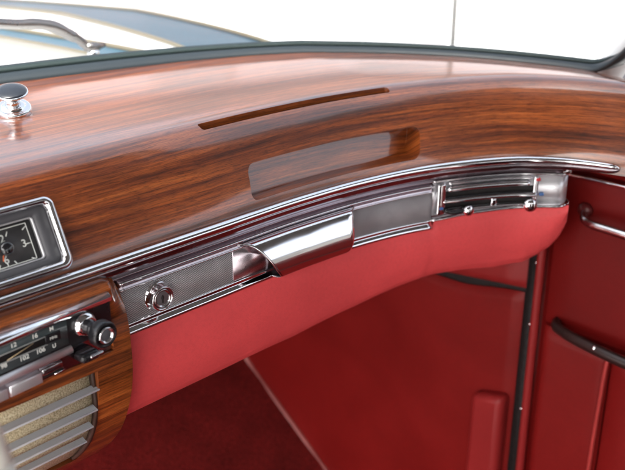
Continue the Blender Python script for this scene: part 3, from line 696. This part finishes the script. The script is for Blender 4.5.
# aerial on the wing
ae = thing('car_aerial', 'thin grey aerial rod standing on the wing beyond the glass', 'aerial', V(1.31, .974, -.30))
link('rod', tube([V(1.3135, .974, -.33), V(1.3135, .974, .5)], .0046, 8), M_WIP, ae)
link('foot', lathe([(-.02, .012), (0, .012), (.006, .008), (.012, .003)], V(1.3135, .974, -.33), (0, 0, 1), 20), M_CHR, ae)
side = []
for y in fr(2.6, -1.2, 30):
    side.append([V(1.10, y, -.33) if False else V(x, y, z) for x, z in ((1.213, -.298-.05*max(0, y-1.1)), (1.27, -.315-.03*max(0, y-1.1)), (1.34, -.328), (1.40, -.40), (1.42, -.60), (1.40, -1.1))] if y > .56 else [V(x, y, z) for x, z in ((1.06, -.375), (1.10, -.372), (1.14, -.385), (1.17, -.43), (1.18, -.62), (1.15, -1.1))])
so_ = link('front_wing', grid([r for r in side if r[0].y > .56]), M_PAINT); tag(so_, 'white front wing curving down beside the car, carrying the aerial', 'wing')
# wiper
wp = thing('windscreen_wiper', 'chrome wiper arm with its pivot resting behind the windscreen seal', 'wiper', V(.66, 1.10, -.25))
link('arm', tube([V(.6530, 1.10, -.2400), V(.6430, 1.10, -.2285), V(.6250, 1.10, -.2165), V(.6050, 1.10, -.2045), V(.585, 1.10, -.1985), V(.55, 1.10, -.1945), V(.44, 1.08, -.165), V(.30, 1.04, -.10)], [.0055, .0062, .0078, .0082, .0074, .0066, .0060, .0056], 10, smooth_n=5), M_WIP, wp)
link('pivot_cap', lathe([(-.02, .0085), (.004, .0085), (.008, .0070), (.010, .003)], V(.6600, 1.10, -.2500), (-.1, -.1, 1), 20), M_CHR, wp)
link('hinge', tube([V(.6480, 1.098, -.2365), V(.662, 1.10, -.2385), V(.680, 1.10, -.2375)], [.0060, .0070, .0025], 10), M_WIP, wp)

# ================================================================== footwell side
kk = thing('kick_panel', 'red leather footwell side panel with a raised padded block and a dark slit', 'kick panel', V(1.0, .85, -1.05))
def xs_sheet(name, outline, x0, x1, m, parent, bev=.003):
    """outline in (y, z) on a wall facing the cabin, thickness towards -X"""
    F = lambda y, z, d: V(x0+(x1-x0)*d, y, z)
    o = link(name, slab(F, outline, 0, 1), m, parent, False); bevel(o, bev, 3); sharp(o, 30); 
    for p in o.data.polygons: p.use_smooth = True
    return o
def panel(name, y0, y1, ztop, zbot, x, m, parent, ny=40, nz=40, puff=.006, edge=.012):
    """leather covered panel with softly rolled edges; ztop and zbot are functions of y"""
    rows_ = []
    for i in range(nz+1):
        v = i/nz; r = []
        for j in range(ny+1):
            u = j/ny; y = y0+(y1-y0)*u; zt, zb_ = ztop(y), zbot(y); z = zt+(zb_-zt)*v
            dd = min(abs(y-y0), abs(y1-y), abs(zt-z), abs(z-zb_)); k = math.sqrt(max(0, 1-(1-min(1, dd/edge))**2))
            r.append(V(x-puff*k, y, z))
        rows_.append(r)
    return link(name, grid(rows_), m, parent)
slit = lambda y: -.5525-.0225*max(0, min(1, (y-.594)/.15))-.06*max(0, y-.744)
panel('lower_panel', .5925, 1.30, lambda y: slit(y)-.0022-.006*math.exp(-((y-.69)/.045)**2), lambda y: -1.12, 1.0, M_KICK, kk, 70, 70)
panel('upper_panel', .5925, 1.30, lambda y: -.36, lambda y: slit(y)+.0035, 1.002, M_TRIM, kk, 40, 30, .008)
link('backing', grid([[V(1.003, y, z) for y in (.55, 1.3)] for z in (-.34, -1.12)]), M_GAP, kk)
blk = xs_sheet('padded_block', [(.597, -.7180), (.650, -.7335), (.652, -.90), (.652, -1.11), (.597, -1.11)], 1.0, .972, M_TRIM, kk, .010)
# piping where the side meets the toe board
link('piping', tube([V(.992, 1.205, -.895), V(.991, 1.17, -.924), V(.990, 1.10, -.9685), V(.990, 1.03, -1.014), V(.990, .96, -1.060), V(.990, .88, -1.094)], .0058, 8, smooth_n=3), leather('faded_pink_piping', (.38, .13, .12), .4, .1), kk)
# dark sill strip with screws, and the red draught welt beside it
sl_ = thing('door_jamb', 'narrow black jamb strip with three small screws beside the footwell panel', 'door jamb', V(1.0, .58, -1.0))
link('strip', boxm(lambda y, z, d: V(1.0-d, y, z), .5755, .5905, -1.10, -.40, -.004, .0004), M_GAP, sl_)
for z in (-.5045, -.599, -.738, -.88):
    link('screw', lathe([(0, .0024), (.001, .0024), (.0018, .0016), (.002, .0001)], V(.9990, .5790, z), (-1, 0, 0), 16), M_CHR, sl_)
link('edge_plate', boxm(lambda y, z, d: V(1.0-d, y, z), .560, .5752, -1.10, -.40, -.004, .0004), M_DOOR, sl_)
we = thing('door_seal_welt', 'upright red welt running down between the black jamb and the door', 'door seal', V(.99, .565, -1.0))
link('welt', tube([V(.991, .5675, -.36), V(.991, .5670, -.60), V(.990, .5655, -.80), V(.990, .565, -1.09)], .0062, 12, smooth_n=6), M_TRIM, we)

# ================================================================== door
dr = thing('door_card', 'dark red leather passenger door with chrome pull and black armrest', 'door panel', V(1.0, 0, -1.05))
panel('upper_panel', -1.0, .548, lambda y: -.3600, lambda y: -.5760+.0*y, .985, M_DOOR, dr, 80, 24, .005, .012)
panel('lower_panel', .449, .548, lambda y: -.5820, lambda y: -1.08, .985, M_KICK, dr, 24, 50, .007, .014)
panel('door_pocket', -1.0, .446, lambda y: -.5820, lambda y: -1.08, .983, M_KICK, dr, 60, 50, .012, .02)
link('welt', tube([V(.974, .4475, -.583), V(.972, .4480, -.60), V(.972, .4500, -.66), V(.972, .4520, -.76), V(.972, .4500, -1.07)], .0026, 8, smooth_n=5), M_PIPE, dr)
link('shell', boxm(lambda y, z, d: V(.99+d, y, z), -1.0, .556, -1.09, -.350, 0, .06), M_DOOR, dr)
link('trim_strip', tube([V(.980, .545, -.3640), V(.979, .50, -.3615), V(.978, .40, -.3590), V(.977, -.9, -.352)], .0030, 8, smooth_n=4), M_CHR, dr)
link('top_cap', boxm(lambda y, z, d: V(.975+d, y, z), -1.0, .553, -.3520, -.3300, 0, .06, .004), M_KICK, dr)
ph = link('pull_handle', tube([V(.981, .5065, -.4030), V(.970, .5035, -.4080), V(.958, .493, -.4090), V(.953, .46, -.4090), V(.951, .40, -.4090), V(.952, .30, -.4090), V(.958, .262, -.4090), V(.975, .255, -.4090)], .0048, 12, ry=.0060, smooth_n=5), M_CHRD, dr)
link('handle_mount', lathe([(-.004, .0100), (.004, .0095), (.007, .0070), (.008, .0001)], V(.980, .5065, -.4030), (-1, 0, 0), 24), leather('dark_mount', (.10, .012, .012), .3), dr)
ar_pts = [V(.980, .528, -.5690), V(.970, .524, -.5690), V(.962, .508, -.5695), V(.955, .47, -.5710), V(.950, .40, -.573), V(.946, .25, -.575), V(.945, .0, -.577), V(.975, -.05, -.577)]
arm = link('armrest', tube(ar_pts, .0062, 16, ry=.0078, smooth_n=6), dark('black_brown_armrest', (.022, .012, .011), .30), dr)
link('screw', lathe([(0, .0034), (.0012, .0034), (.002, .0020), (.0022, .0001)], V(.9500, .4560, -.5680), (-1, -.35, .35), 16), M_CHR, arm)

# ================================================================== cabin behind and below the eye
def seat(x0, x1, label):
    t = thing('car_armchair', label, 'seat', V((x0+x1)/2, -.15, -1.09))
    F = lambda x, y, d: V(x, y, d)
    c = link('cushion', slab(lambda x, y, d: V(x, y, d-.02*y), rrect(x0, x1, -.42, .16, .06, 6), -1.09, -.78, .05), M_SEAT, t)
    b = link('backrest', slab(lambda x, z, d: V(x, -.42-d-.25*(z+.75), z), rrect(x0, x1, -.80, -.12, .08, 6), 0, .14, .03), M_SEAT, t)
M_SEAT = leather('burgundy_seat_leather', (.055, .010, .012))
seat(.36, .90, 'red leather passenger seat behind the view'); seat(-.36, .20, 'red leather driver seat below the view')
# ivory steering wheel, only its rim reaching the lower left corner
sw = thing('steering_wheel', 'ivory steering wheel rim just entering the lower left corner', 'steering wheel', V(-.072, .352, -.262))
WF = Plane((-.0655, .360, -.269), (1, 0, 0), (0, .42, .9))
link('rim', tube([WF(.205*math.cos(a), .205*math.sin(a)) for a in [2*math.pi*k/80 for k in range(81)]], .0110, 14), M_IVORY, sw)
for a in (0, 180): link('spoke', tube([WF(.03*math.cos(R_(a)), -.02, -.02), WF(.10*math.cos(R_(a)), -.025, -.01), WF(.2*math.cos(R_(a)), -.015)], .007, 10, smooth_n=4), M_IVORY, sw)
link('hub', lathe([(-.30, .02), (-.06, .025), (-.04, .05), (-.02, .045), (-.015, .001)], WF(0, -.02), WF.d, 32), M_IVORY, sw)
